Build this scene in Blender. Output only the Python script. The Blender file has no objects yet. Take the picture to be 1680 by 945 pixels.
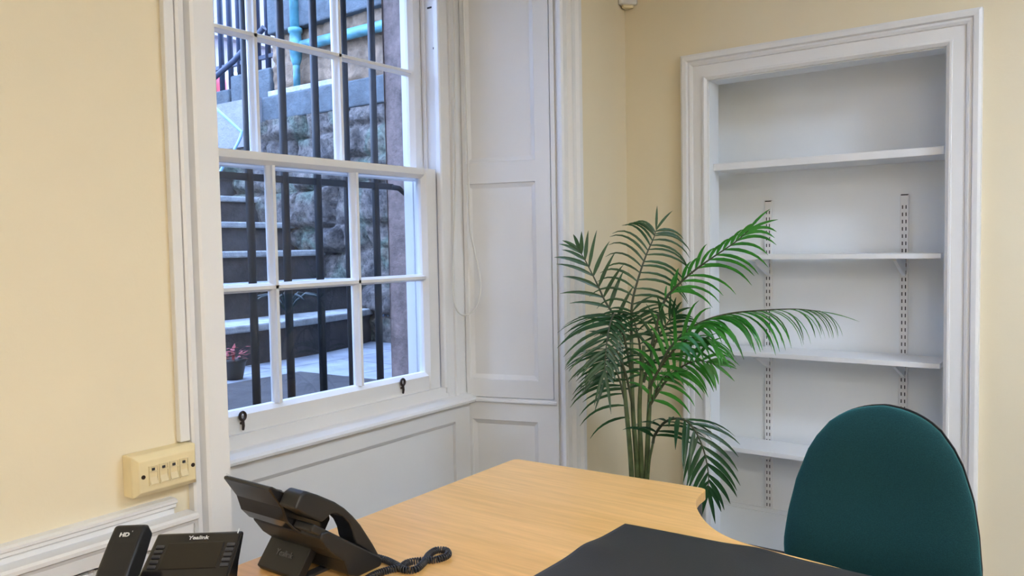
import bpy, bmesh, math, random
from mathutils import Vector, Matrix, noise
random.seed(7)
PI = math.pi
S = bpy.context.scene
COL = S.collection

# ------------------------------------------------------------------ camera, world, light, exposure
cd = bpy.data.cameras.new('camera'); cam = bpy.data.objects.new('camera', cd); COL.objects.link(cam)
cd.sensor_width = 36; cd.lens = 28.2; cd.clip_start = 0.02; cd.clip_end = 200
cam.matrix_world = Matrix(((0.587176, 0.052753, -0.807739, 0.0),
                           (-0.809258, 0.015969, -0.587237, 0.0),
                           (-0.018079, 0.998480, 0.052067, 1.33),
                           (0, 0, 0, 1)))
S.camera = cam
S.view_settings.view_transform = 'Standard'; S.view_settings.look = 'None'
S.view_settings.exposure = 0.0; S.view_settings.gamma = 1.0
S.view_settings.use_curve_mapping = False
W = bpy.data.worlds.new('sky'); S.world = W; W.use_nodes = True
wn = W.node_tree.nodes; wl = W.node_tree.links
bg = wn['Background']
tc = wn.new('ShaderNodeTexCoord'); sp = wn.new('ShaderNodeSeparateXYZ'); rp = wn.new('ShaderNodeValToRGB')
wl.new(tc.outputs['Generated'], sp.inputs[0]); wl.new(sp.outputs['Z'], rp.inputs[0]); wl.new(rp.outputs[0], bg.inputs[0])
rp.color_ramp.elements[0].position = 0.0; rp.color_ramp.elements[0].color = (0.42, 0.58, 0.92, 1)
rp.color_ramp.elements[1].position = 0.6; rp.color_ramp.elements[1].color = (0.40, 0.57, 1.0, 1)
SKY = 12.5
bg.inputs[1].default_value = SKY
LAMP = 46.0                      # emission of the ceiling light panels
LAMP_COLS = ((0.76, 0.95, 1.22), (0.67, 0.635, 0.58), (0.67, 0.635, 0.58), (0.67, 0.635, 0.58), (0.67, 0.635, 0.58))  # cool tint of the alcove panel brightens and neutralises the back wall

# ------------------------------------------------------------------ materials
def newmat(name):
    m = bpy.data.materials.new(name); m.use_nodes = True
    return m, m.node_tree.nodes, m.node_tree.links, m.node_tree.nodes['Principled BSDF']
def plain(name, col, rough=0.5, metal=0.0, noise=0.0, scale=40, bump=0.0, bscale=200, spec=0.5, coat=0.0):
    m, n, l, b = newmat(name)
    b.inputs['Base Color'].default_value = (*col, 1); b.inputs['Roughness'].default_value = rough
    b.inputs['Metallic'].default_value = metal; b.inputs['Specular IOR Level'].default_value = spec
    b.inputs['Coat Weight'].default_value = coat
    t = n.new('ShaderNodeTexCoord')
    if noise:
        x = n.new('ShaderNodeTexNoise'); x.inputs['Scale'].default_value = scale; x.inputs['Detail'].default_value = 4
        l.new(t.outputs['Object'], x.inputs['Vector'])
        r = n.new('ShaderNodeValToRGB')
        r.color_ramp.elements[0].position = 0.3; r.color_ramp.elements[1].position = 0.7
        r.color_ramp.elements[0].color = (*[c*(1-noise) for c in col], 1)
        r.color_ramp.elements[1].color = (*[min(1, c*(1+noise)) for c in col], 1)
        l.new(x.outputs[0], r.inputs[0]); l.new(r.outputs[0], b.inputs['Base Color'])
    if bump:
        y = n.new('ShaderNodeTexNoise'); y.inputs['Scale'].default_value = bscale; y.inputs['Detail'].default_value = 3
        l.new(t.outputs['Object'], y.inputs['Vector'])
        bp = n.new('ShaderNodeBump'); bp.inputs['Strength'].default_value = bump; bp.inputs['Distance'].default_value = 0.002
        l.new(y.outputs[0], bp.inputs['Height']); l.new(bp.outputs[0], b.inputs['Normal'])
    return m
def emit(name, col, s):
    m, n, l, b = newmat(name)
    b.inputs['Base Color'].default_value = (0.8, 0.8, 0.8, 1)
    b.inputs['Emission Color'].default_value = (*col, 1); b.inputs['Emission Strength'].default_value = s
    return m
CREAM = plain('cream wall paint', (0.83, 0.735, 0.545), 0.75, noise=0.015, scale=3, bump=0.15, bscale=90, spec=0.25)
WHITE = plain('white gloss woodwork paint', (0.82, 0.815, 0.815), 0.38, noise=0.012, scale=6, bump=0.06, bscale=60)
ALC = plain('white alcove paint', (0.87, 0.90, 0.93), 0.6, noise=0.015, scale=4, bump=0.1, bscale=70)
SHELFW = plain('white melamine shelf', (0.86, 0.86, 0.87), 0.35)
RAILW = plain('white powder coated steel', (0.84, 0.84, 0.85), 0.4)
DARKSLOT = plain('dark slot shadow gap', (0.03, 0.03, 0.035), 0.8)
CEIL = plain('ceiling paint', (0.85, 0.84, 0.80), 0.8, noise=0.01)
CARPET = plain('grey carpet', (0.16, 0.16, 0.18), 0.95, noise=0.2, scale=300, bump=0.4, bscale=400)
IVORY = plain('aged ivory plastic', (0.83, 0.70, 0.42), 0.4, noise=0.03, scale=30)
IVORYD = plain('ivory plastic socket insert', (0.80, 0.68, 0.43), 0.4)
TRUNK = plain('white plastic trunking', (0.80, 0.79, 0.77), 0.45)
BLACKP = plain('black textured plastic', (0.013, 0.013, 0.014), 0.42, bump=0.15, bscale=900)
BLACKG = plain('black glossy bezel', (0.010, 0.009, 0.010), 0.14)
SCREEN = plain('unlit phone display', (0.022, 0.018, 0.013), 0.3, spec=0.3)
KEYM = plain('dark grey phone keys', (0.045, 0.045, 0.05), 0.4)
LOGO = plain('silver printed lettering', (0.62, 0.62, 0.62), 0.4)
LOGOD = plain('embossed grey lettering', (0.12, 0.12, 0.125), 0.4)
CORDM = plain('black coiled cord plastic', (0.02, 0.021, 0.028), 0.3)
MAT = plain('black leatherette', (0.024, 0.024, 0.025), 0.5, bump=0.25, bscale=500)
TEAL = plain('teal wool upholstery', (0.009, 0.042, 0.047), 0.9, noise=0.18, scale=350, bump=0.5, bscale=500, spec=0.2)
TEAL.node_tree.nodes['Principled BSDF'].inputs['Sheen Weight'].default_value = 0.45
TEAL.node_tree.nodes['Principled BSDF'].inputs['Sheen Tint'].default_value = (0.1, 0.55, 0.55, 1)
SHELLM = plain('black chair shell plastic', (0.018, 0.018, 0.02), 0.5, bump=0.2, bscale=300)
STEEL = plain('black painted steel', (0.02, 0.02, 0.022), 0.35, noise=0.2, scale=60)
LIFT = plain('dark bronze iron lift', (0.035, 0.022, 0.018), 0.4, metal=0.4, noise=0.3, scale=80)
CORDW = plain('white blind cord', (0.78, 0.77, 0.74), 0.7)
POTM = plain('black plastic plant pot', (0.02, 0.02, 0.02), 0.5)
SOIL = plain('dark potting soil', (0.04, 0.028, 0.018), 0.95, noise=0.4, scale=80, bump=0.6, bscale=120)
STEM = plain('palm stem green brown', (0.085, 0.115, 0.04), 0.5, noise=0.35, scale=30)
def leafmat(name, c1, c2):
    m, n, l, b = newmat(name)
    t = n.new('ShaderNodeTexCoord'); x = n.new('ShaderNodeTexNoise'); x.inputs['Scale'].default_value = 14
    l.new(t.outputs['Object'], x.inputs['Vector'])
    r = n.new('ShaderNodeValToRGB'); r.color_ramp.elements[0].color = (*c1, 1); r.color_ramp.elements[1].color = (*c2, 1)
    r.color_ramp.elements[0].position = 0.35; r.color_ramp.elements[1].position = 0.65
    l.new(x.outputs[0], r.inputs[0]); l.new(r.outputs[0], b.inputs['Base Color'])
    b.inputs['Roughness'].default_value = 0.36
    tr = n.new('ShaderNodeBsdfTranslucent'); tr.inputs[0].default_value = (c2[0]*1.6, c2[1]*1.8, c2[2]*1.2, 1)
    mx = n.new('ShaderNodeMixShader'); mx.inputs[0].default_value = 0.22
    l.new(b.outputs[0], mx.inputs[1]); l.new(tr.outputs[0], mx.inputs[2])
    l.new(mx.outputs[0], n['Material Output'].inputs[0])
    return m
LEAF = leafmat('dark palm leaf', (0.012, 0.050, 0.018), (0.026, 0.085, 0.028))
LEAF_LIT = leafmat('lit palm leaf', (0.024, 0.15, 0.022), (0.055, 0.28, 0.035))  # light on the right-hand fronds is put into this brighter green
RACH = plain('palm rachis', (0.05, 0.06, 0.025), 0.5)
IRON = plain('blue black painted iron', (0.008, 0.010, 0.015), 0.5, noise=0.35, scale=25, bump=0.3, bscale=60)
IRONB = plain('weathered blue grey iron railing', (0.02, 0.03, 0.06), 0.5, noise=0.3, scale=20)
PIPE = plain('turquoise painted pipe', (0.055, 0.19, 0.23), 0.45, noise=0.45, scale=14)
TUBE = plain('pale blue handrail tube', (0.25, 0.44, 0.58), 0.3)
RED = plain('red painted bin', (0.75, 0.03, 0.05), 0.4)
REDLEAF = plain('red brown foliage', (0.26, 0.03, 0.03), 0.6, noise=0.4, scale=60)
FERN = plain('dark fern leaf', (0.012, 0.02, 0.02), 0.6)
SIGNM = plain('pale blue painted iron vent', (0.25, 0.33, 0.45), 0.5)

def woodmat():
    m, n, l, b = newmat('beech veneer desk')
    t = n.new('ShaderNodeTexCoord'); mp = n.new('ShaderNodeMapping'); mp.inputs['Scale'].default_value = (1, 0.06, 1)
    l.new(t.outputs['Object'], mp.inputs[0])
    x = n.new('ShaderNodeTexNoise'); x.inputs['Scale'].default_value = 90; x.inputs['Detail'].default_value = 5; x.inputs['Roughness'].default_value = 0.6
    l.new(mp.outputs[0], x.inputs['Vector'])
    br = n.new('ShaderNodeTexBrick'); br.offset = 0.37; br.inputs['Scale'].default_value = 1.0
    br.inputs['Brick Width'].default_value = 1.1; br.inputs['Row Height'].default_value = 0.135; br.inputs['Mortar Size'].default_value = 0.0
    br.inputs['Bias'].default_value = 0.0
    br.inputs['Color1'].default_value = (0.88, 0.50, 0.17, 1); br.inputs['Color2'].default_value = (0.93, 0.54, 0.20, 1)
    mp2 = n.new('ShaderNodeMapping'); mp2.inputs['Rotation'].default_value = (0, 0, PI/2)
    l.new(t.outputs['Object'], mp2.inputs[0]); l.new(mp2.outputs[0], br.inputs['Vector'])
    r = n.new('ShaderNodeValToRGB'); r.color_ramp.elements[0].position = 0.3; r.color_ramp.elements[1].position = 0.75
    r.color_ramp.elements[0].color = (0.86, 0.84, 0.80, 1); r.color_ramp.elements[1].color = (1.06, 1.06, 1.06, 1)
    l.new(x.outputs[0], r.inputs[0])
    mx = n.new('ShaderNodeMix'); mx.data_type = 'RGBA'; mx.blend_type = 'MULTIPLY'; mx.inputs[0].default_value = 1
    l.new(br.outputs[0], mx.inputs[6]); l.new(r.outputs[0], mx.inputs[7]); l.new(mx.outputs[2], b.inputs['Base Color'])
    b.inputs['Roughness'].default_value = 0.36
    return m
WOOD = woodmat()

def stonemat(name, scale, cols, mortar, bump, stretch=(1, 1, 1), moss=0.0):
    m, n, l, b = newmat(name)
    t = n.new('ShaderNodeTexCoord'); mp = n.new('ShaderNodeMapping'); mp.inputs['Scale'].default_value = stretch
    l.new(t.outputs['Object'], mp.inputs[0])
    wob = n.new('ShaderNodeTexNoise'); wob.inputs['Scale'].default_value = 5; wob.inputs['Detail'].default_value = 3
    l.new(mp.outputs[0], wob.inputs['Vector'])
    ad = n.new('ShaderNodeMix'); ad.data_type = 'RGBA'; ad.blend_type = 'LINEAR_LIGHT'; ad.inputs[0].default_value = 0.10
    l.new(mp.outputs[0], ad.inputs[6]); l.new(wob.outputs[1], ad.inputs[7])
    v = n.new('ShaderNodeTexVoronoi'); v.feature = 'DISTANCE_TO_EDGE'; v.inputs['Scale'].default_value = scale
    v2 = n.new('ShaderNodeTexVoronoi'); v2.inputs['Scale'].default_value = scale
    l.new(ad.outputs[2], v.inputs['Vector']); l.new(ad.outputs[2], v2.inputs['Vector'])
    r = n.new('ShaderNodeValToRGB'); cr = r.color_ramp
    cr.elements[0].color = (*cols[0], 1); cr.elements[1].color = (*cols[-1], 1)
    for i, c in enumerate(cols[1:-1]):
        e = cr.elements.new((i+1)/(len(cols)-1)); e.color = (*c, 1)
    sx = n.new('ShaderNodeSeparateColor'); l.new(v2.outputs['Color'], sx.inputs[0]); l.new(sx.outputs[0], r.inputs[0])
    nz = n.new('ShaderNodeTexNoise'); nz.inputs['Scale'].default_value = 22; nz.inputs['Detail'].default_value = 6; nz.inputs['Roughness'].default_value = 0.7
    l.new(t.outputs['Object'], nz.inputs['Vector'])
    rr = n.new('ShaderNodeValToRGB'); rr.color_ramp.elements[0].position = 0.32; rr.color_ramp.elements[1].position = 0.7
    rr.color_ramp.elements[0].color = (0.22, 0.22, 0.25, 1); rr.color_ramp.elements[1].color = (1.25, 1.22, 1.2, 1)
    l.new(nz.outputs[0], rr.inputs[0])
    mu = n.new('ShaderNodeMix'); mu.data_type = 'RGBA'; mu.blend_type = 'MULTIPLY'; mu.inputs[0].default_value = 1
    l.new(r.outputs[0], mu.inputs[6]); l.new(rr.outputs[0], mu.inputs[7])
    ed = n.new('ShaderNodeValToRGB'); ed.color_ramp.elements[0].position = 0.0; ed.color_ramp.elements[1].position = mortar
    l.new(v.outputs['Distance'], ed.inputs[0])
    mx = n.new('ShaderNodeMix'); mx.data_type = 'RGBA'
    l.new(ed.outputs[0], mx.inputs[0]); mx.inputs[6].default_value = (*[c*0.45 for c in cols[0]], 1); l.new(mu.outputs[2], mx.inputs[7])
    last = mx.outputs[2]
    if moss:
        ms = n.new('ShaderNodeTexNoise'); ms.inputs['Scale'].default_value = 3.2; l.new(t.outputs['Object'], ms.inputs['Vector'])
        mr = n.new('ShaderNodeValToRGB'); mr.color_ramp.elements[0].position = 0.5; mr.color_ramp.elements[1].position = 0.68
        mr.color_ramp.elements[1].color = (moss, moss, moss, 1)
        l.new(ms.outputs[0], mr.inputs[0])
        mm = n.new('ShaderNodeMix'); mm.data_type = 'RGBA'; l.new(mr.outputs[0], mm.inputs[0]); l.new(last, mm.inputs[6])
        mm.inputs[7].default_value = (0.14, 0.21, 0.15, 1); last = mm.outputs[2]
    l.new(last, b.inputs['Base Color']); b.inputs['Roughness'].default_value = 0.85
    am = n.new('ShaderNodeMath'); am.operation = 'MULTIPLY_ADD'; am.inputs[1].default_value = 0.5
    l.new(nz.outputs[0], am.inputs[0]); l.new(ed.outputs[0], am.inputs[2])
    bp = n.new('ShaderNodeBump'); bp.inputs['Strength'].default_value = bump; bp.inputs['Distance'].default_value = 0.03
    l.new(am.outputs[0], bp.inputs['Height']); l.new(bp.outputs[0], b.inputs['Normal'])
    return m
def rubblemat():
    m, n, l, b = newmat('coursed rubble stone')
    t = n.new('ShaderNodeTexCoord')
    a = n.new('ShaderNodeTexNoise'); a.inputs['Scale'].default_value = 3.4; a.inputs['Detail'].default_value = 2; l.new(t.outputs['Object'], a.inputs['Vector'])
    r = n.new('ShaderNodeValToRGB'); cr = r.color_ramp
    cr.elements[0].position = .30; cr.elements[0].color = (0.11, 0.105, 0.11, 1); cr.elements[1].position = .72; cr.elements[1].color = (0.26, 0.195, 0.16, 1)
    e = cr.elements.new(.5); e.color = (0.20, 0.18, 0.165, 1); e = cr.elements.new(.60); e.color = (0.15, 0.20, 0.165, 1)
    l.new(a.outputs[0], r.inputs[0])
    z = n.new('ShaderNodeTexNoise'); z.inputs['Scale'].default_value = 26; z.inputs['Detail'].default_value = 8; z.inputs['Roughness'].default_value = .75; l.new(t.outputs['Object'], z.inputs['Vector'])
    q = n.new('ShaderNodeValToRGB'); q.color_ramp.elements[0].position = .34; q.color_ramp.elements[1].position = .66
    q.color_ramp.elements[0].color = (.16, .16, .17, 1); q.color_ramp.elements[1].color = (1.9, 1.86, 1.8, 1); l.new(z.outputs[0], q.inputs[0])
    mx = n.new('ShaderNodeMix'); mx.data_type = 'RGBA'; mx.blend_type = 'MULTIPLY'; mx.inputs[0].default_value = 1
    l.new(r.outputs[0], mx.inputs[6]); l.new(q.outputs[0], mx.inputs[7]); l.new(mx.outputs[2], b.inputs['Base Color'])
    b.inputs['Roughness'].default_value = .85
    bp = n.new('ShaderNodeBump'); bp.inputs['Strength'].default_value = 1; bp.inputs['Distance'].default_value = .05
    l.new(z.outputs[0], bp.inputs['Height']); l.new(bp.outputs[0], b.inputs['Normal'])
    return m
RUBBLE = rubblemat()
def slab(name, c, amt=0.25, sc=9):
    mm = plain(name, c, 0.8, noise=amt, scale=sc, bump=0.8, bscale=30)
    for nd in mm.node_tree.nodes:
        if nd.type == 'BUMP': nd.inputs['Distance'].default_value = 0.02
        if nd.type == 'TEX_NOISE': nd.inputs['Detail'].default_value = 7; nd.inputs['Roughness'].default_value = 0.72
    return mm
BLUESTONE = slab('blue grey dressed stone', (0.075, 0.095, 0.11), 0.45, 8)
JAMBST = slab('pinkish sandstone jamb', (0.20, 0.145, 0.13), 0.6, 10)
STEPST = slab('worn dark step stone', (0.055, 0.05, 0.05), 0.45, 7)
TREADST = slab('pale lit tread stone', (0.36, 0.38, 0.38), 0.35, 12)  # pale tone paints light onto the step tops; capping is pale stone
FACADE = slab('pale street facade', (0.26, 0.22, 0.23), 0.2, 2)
TANROUGH = slab('tan sandstone rubble', (0.21, 0.145, 0.095), 0.55, 9)
ROAD = slab('street paving', (0.22, 0.22, 0.23), 0.2, 5)
def pavemat():
    m, n, l, b = newmat('flagstone paving')
    t = n.new('ShaderNodeTexCoord'); br = n.new('ShaderNodeTexBrick')
    br.inputs['Scale'].default_value = 1; br.inputs['Brick Width'].default_value = 0.75; br.inputs['Row Height'].default_value = 0.42
    br.inputs['Mortar Size'].default_value = 0.008
    br.inputs['Color1'].default_value = (0.27, 0.29, 0.32, 1); br.inputs['Color2'].default_value = (0.23, 0.25, 0.28, 1); br.inputs['Mortar'].default_value = (0.13, 0.14, 0.155, 1)
    l.new(t.outputs['Object'], br.inputs['Vector'])
    nz = n.new('ShaderNodeTexNoise'); nz.inputs['Scale'].default_value = 8; nz.inputs['Detail'].default_value = 5; l.new(t.outputs['Object'], nz.inputs['Vector'])
    mu = n.new('ShaderNodeMix'); mu.data_type = 'RGBA'; mu.blend_type = 'OVERLAY'; mu.inputs[0].default_value = 0.6
    l.new(br.outputs[0], mu.inputs[6]); l.new(nz.outputs[0], mu.inputs[7]); l.new(mu.outputs[2], b.inputs['Base Color'])
    b.inputs['Roughness'].default_value = 0.6
    return m
PAVE = pavemat()
def glassmat():
    m, n, l, b = newmat('old window glass')
    n.remove(b)
    tr = n.new('ShaderNodeBsdfTransparent'); tr.inputs[0].default_value = (0.93, 0.96, 0.98, 1)
    gl = n.new('ShaderNodeBsdfGlossy'); gl.inputs['Roughness'].default_value = 0.02
    fr = n.new('ShaderNodeFresnel'); fr.inputs[0].default_value = 1.45
    mx = n.new('ShaderNodeMixShader')
    l.new(fr.outputs[0], mx.inputs[0]); l.new(tr.outputs[0], mx.inputs[1]); l.new(gl.outputs[0], mx.inputs[2])
    l.new(mx.outputs[0], n['Material Output'].inputs[0])
    return m
GLASS = glassmat()

# ------------------------------------------------------------------ mesh helpers
class MB:
    def __init__(s): s.v = []; s.f = []; s.mi = []; s.sm = []
    def add(s, vs, fs, mi=0, smooth=False):
        o = len(s.v); s.v += [tuple(p) for p in vs]
        for f in fs: s.f.append([i+o for i in f]); s.mi.append(mi); s.sm.append(smooth)
    def box(s, x0, x1, y0, y1, z0, z1, mi=0):
        vs = [(x, y, z) for z in (z0, z1) for (x, y) in ((x0, y0), (x1, y0), (x1, y1), (x0, y1))]
        s.add(vs, [(3, 2, 1, 0), (4, 5, 6, 7), (0, 1, 5, 4), (1, 2, 6, 5), (2, 3, 7, 6), (3, 0, 4, 7)], mi)
    def prism(s, pts, fn, a, b, mi=0, smooth=False):
        """extrude 2-D polygon pts; fn(p, t) -> 3-D"""
        n = len(pts); vs = [fn(p, a) for p in pts] + [fn(p, b) for p in pts]
        s.add(vs, [tuple(range(n))[::-1], tuple(range(n, 2*n))], mi)
        s.add(vs, [(i, (i+1) % n, n+(i+1) % n, n+i) for i in range(n)], mi, smooth)
    def zprism(s, pts, z0, z1, mi=0): s.prism(pts, lambda p, t: (p[0], p[1], t), z0, z1, mi)
    def tube(s, path, r, seg=8, mi=0, cap=True, smooth=True):
        P = [Vector(p) for p in path]; n = len(P)
        rs = r if isinstance(r, (list, tuple)) else [r]*n
        t0 = (P[1]-P[0]).normalized(); up = Vector((0, 0, 1)) if abs(t0.z) < 0.9 else Vector((1, 0, 0))
        u = t0.cross(up).normalized(); vs = []
        for i in range(n):
            t = (P[min(i+1, n-1)]-P[max(i-1, 0)]).normalized()
            u = (u - t*u.dot(t)).normalized(); w = t.cross(u)
            for k in range(seg):
                a = 2*PI*k/seg; vs.append(P[i]+(u*math.cos(a)+w*math.sin(a))*rs[i])
        fs = [(i*seg+k, i*seg+(k+1) % seg, (i+1)*seg+(k+1) % seg, (i+1)*seg+k) for i in range(n-1) for k in range(seg)]
        s.add(vs, fs, mi, smooth)
        if cap: s.add(vs[:seg], [tuple(range(seg))[::-1]], mi); s.add(vs[-seg:], [tuple(range(seg))], mi)
    def lathe(s, prof, c=(0, 0, 0), seg=24, mi=0):
        vs = []; n = len(prof)
        for (r, z) in prof:
            for k in range(seg): a = 2*PI*k/seg; vs.append((c[0]+r*math.cos(a), c[1]+r*math.sin(a), c[2]+z))
        fs = [(i*seg+k, i*seg+(k+1) % seg, (i+1)*seg+(k+1) % seg, (i+1)*seg+k) for i in range(n-1) for k in range(seg)]
        s.add(vs, fs, mi, True)
        s.add(vs[:seg], [tuple(range(seg))[::-1]], mi); s.add(vs[-seg:], [tuple(range(seg))], mi)
    def build(s, name, mats, parent=None, bevel=0.0, seg=2, sub=0, xf=None, recalc=True):
        me = bpy.data.meshes.new(name)
        vs = [xf(Vector(p)) for p in s.v] if xf else s.v
        me.from_pydata([tuple(p) for p in vs], [], s.f)
        for m in (mats if isinstance(mats, (list, tuple)) else [mats]): me.materials.append(m)
        for p, mi, sm in zip(me.polygons, s.mi, s.sm): p.material_index = mi; p.use_smooth = sm
        if recalc:
            b = bmesh.new(); b.from_mesh(me); bmesh.ops.remove_doubles(b, verts=b.verts, dist=1e-6)
            bmesh.ops.recalc_face_normals(b, faces=b.faces); b.to_mesh(me); b.free()
        me.update()
        o = bpy.data.objects.new(name, me); COL.objects.link(o)
        if parent: o.parent = parent
        if sub:
            q = o.modifiers.new('sub', 'SUBSURF'); q.levels = sub; q.render_levels = sub
        if bevel:
            q = o.modifiers.new('bevel', 'BEVEL'); q.width = bevel; q.segments = seg; q.limit_method = 'ANGLE'; q.angle_limit = math.radians(35)
        return o
def tag(o, label, cat, group=None, kind=None):
    o['label'] = label; o['category'] = cat
    if group: o['group'] = group
    if kind: o['kind'] = kind
    return o
def struct(o, label=None):
    o['kind'] = 'structure'
    if label: o['label'] = label
    return o
def thing(name, label, cat, loc=(0, 0, 0), rz=0, group=None, kind=None):
    o = bpy.data.objects.new(name, None); COL.objects.link(o); o.location = loc; o.rotation_euler = (0, 0, rz)
    o.empty_display_size = 0.05
    return tag(o, label, cat, group, kind)
def spline(P, n=8):
    P = [Vector(p) for p in P]; Q = [2*P[0]-P[1]]+P+[2*P[-1]-P[-2]]; out = []
    for i in range(1, len(Q)-2):
        a, b, c, d = Q[i-1:i+3]
        for k in range(n):
            t = k/n
            out.append(0.5*((2*b)+(c-a)*t+(2*a-5*b+4*c-d)*t*t+(3*b-a-3*c+d)*t**3))
    out.append(P[-1]); return out
def text_mesh(name, s, size, mat, parent, mtx, ext=0.0003, bold=0.0):
    cu = bpy.data.curves.new(name, 'FONT'); cu.body = s; cu.size = size; cu.extrude = ext; cu.align_x = 'CENTER'; cu.align_y = 'CENTER'; cu.offset = bold
    tmp = bpy.data.objects.new('tmp_text', cu); COL.objects.link(tmp)
    dg = bpy.context.evaluated_depsgraph_get(); me = bpy.data.meshes.new_from_object(tmp.evaluated_get(dg))
    bpy.data.objects.remove(tmp); me.transform(mtx); me.materials.clear(); me.materials.append(mat)
    o = bpy.data.objects.new(name, me); COL.objects.link(o); o.parent = parent
    return o

# ------------------------------------------------------------------ room shell
WY = 1.55          # window wall face
WX = 2.94          # back wall face
XL, YB, ZC = -3.2, -3.4, 2.62
m = MB(); m.box(XL-0.2, 3.6, YB-0.2, 2.25, -0.1, 0.0); struct(m.build('floor', CARPET))
m = MB(); m.box(XL-0.2, 3.6, YB-0.2, 2.25, ZC, ZC+0.15); struct(m.build('ceiling', CEIL))
m = MB(); m.box(XL-0.2, XL, YB-0.2, 2.25, 0, ZC); struct(m.build('wall_left', CREAM))
m = MB(); m.box(XL, 3.6, YB-0.2, YB, 0, ZC); struct(m.build('wall_near', CREAM))
# window wall: two piers and the masonry under and over the window
m = MB()
m.box(XL, 1.03, WY, 2.09, 0, ZC)
m.zprism([(2.44, WY), (3.6, WY), (3.6, 2.09), (2.25, 2.09), (2.25, 2.05), (2.345, 1.93)], 0, ZC)
m.box(1.03, 2.25, 1.945, 2.09, 0, 0.765)
m.box(1.03, 2.44, WY, 2.09, 2.48, ZC)
struct(m.build('wall_window', CREAM))
# back wall with the alcove opening
AY0, AY1, AZ1 = 0.394, 1.198, 1.945     # opening
m = MB()
m.box(WX, WX+0.09, YB, AY0, 0, ZC); m.box(WX, WX+0.09, AY1, WY, 0, ZC); m.box(WX, WX+0.09, AY0, AY1, AZ1, ZC)
struct(m.build('wall_back', CREAM))
m = MB()   # alcove recess: sides, top, back
m.box(WX+0.09, 3.30, 0.25, 0.345, 0, 2.1); m.box(WX+0.09, 3.30, 1.262, 1.35, 0, 2.1)
m.box(WX+0.09, 3.30, 0.345, 1.262, 1.99, 2.1); m.box(3.20, 3.30, 0.345, 1.262, 0, 1.99)
m.box(WX+0.0005, WX+0.09, AY0-0.001, AY0+0.004, 0.0, AZ1); m.box(WX+0.0005, WX+0.09, AY1-0.004, AY1+0.001, 0.0, AZ1)
m.box(WX+0.0005, WX+0.09, AY0, AY1, AZ1-0.004, AZ1+0.001)
struct(m.build('wall_alcove', ALC))
m = MB(); m.box(3.178, 3.20, 0.345, 1.262, 0, 0.235); m.box(3.184, 3.20, 0.345, 1.262, 0.235, 0.25)
struct(m.build('baseboard_alcove', ALC, bevel=0.002))

# architrave profile: (distance from opening, projection)
ARP = [(0, 0), (0, .012), (.010, .020), (.016, .020), (.018, .014), (.056, .014), (.058, .020), (.066, .024), (.074, .022), (.078, .032), (.092, .034), (.100, .030), (.101, 0)]
def architrave_back():
    m = MB()
    def run(fa, fb):
        n = len(ARP); vs = [fa(*p) for p in ARP]+[fb(*p) for p in ARP]
        m.add(vs, [(i, (i+1) % n, n+(i+1) % n, n+i) for i in range(n)])
        m.add(vs[:n], [tuple(range(n))]); m.add(vs[n:], [tuple(range(n))])
    run(lambda d, h: (WX-h, AY1+d, 0), lambda d, h: (WX-h, AY1+d, AZ1+d))
    run(lambda d, h: (WX-h, AY1+d, AZ1+d), lambda d, h: (WX-h, AY0-d, AZ1+d))
    run(lambda d, h: (WX-h, AY0-d, AZ1+d), lambda d, h: (WX-h, AY0-d, 0))
    return struct(m.build('trim_1', WHITE, recalc=True))
architrave_back()
# right window architrave and left window architrave
m = MB()
PR = [(2.416, WY-.010), (2.416, WY-.022), (2.424, WY-.028), (2.430, WY-.022), (2.462, WY-.020), (2.470, WY-.034), (2.480, WY-.034), (2.486, WY-.026), (2.502, WY-.030), (2.512, WY-.040), (2.528, WY-.042), (2.536, WY-.034), (2.537, WY)]
m.zprism(PR+[(2.44, WY), (2.43, WY+.02)], 0, 2.58); struct(m.build('trim_2', WHITE))
m = MB()
m.zprism([(0.951, WY), (0.951, WY-.018), (0.956, WY-.022), (0.968, WY-.020), (0.972, WY-.006), (0.976, WY-.006), (0.980, WY-.024), (0.986, WY-.028), (1.034, WY-.028), (1.038, WY-.022), (1.038, WY+.05), (1.029, WY+.05), (1.029, WY)], 0, 2.58)
struct(m.build('trim_3', WHITE))
# unseen skirting on the back wall
m = MB(); m.box(WX-.018, WX, 1.30, WY, 0, .16); m.box(WX-.018, WX, YB, .292, 0, .16); struct(m.build('baseboard_back', WHITE, bevel=.003))

# ------------------------------------------------------------------ the sash window
win = thing('window_1', 'white timber sash window of twelve panes with iron bars outside', 'window', (0, 0, 0)); win['kind'] = 'structure'
m = MB()    # box linings, staff beads, pulley stiles, parting beads
m.box(2.203, 2.245, 1.90, 2.045, .80, 2.46); m.box(1.05, 1.094, 1.90, 2.045, .80, 2.46)
m.zprism([(2.215, 1.905), (2.335, 1.905), (2.335, 1.945), (2.215, 1.945)], .757, 2.46)
m.box(1.03, 1.082, 1.905, 1.945, .757, 2.46)
m.zprism([(2.188, 1.898), (2.192, 1.893), (2.206, 1.893), (2.212, 1.900), (2.218, 1.905), (2.218, 1.917), (2.188, 1.917)], .822, 2.46)
m.zprism([(2.250, 1.905), (2.254, 1.897), (2.268, 1.897), (2.272, 1.905)], .775, 2.46)
m.box(1.085, 1.109, 1.893, 1.917, .822, 2.46)
m.box(2.192, 2.204, 1.968, 1.981, .80, 2.46); m.box(1.093, 1.105, 1.968, 1.981, .80, 2.46)
m.box(1.03, 2.335, 1.893, 2.06, 2.40, 2.48)
m.box(2.20, 2.27, 2.046, 2.09, .80, 2.46); m.box(1.03, 1.10, 2.046, 2.09, .80, 2.46)
fr = m.build('box_frame', WHITE, win, bevel=.0012, seg=1)
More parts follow.
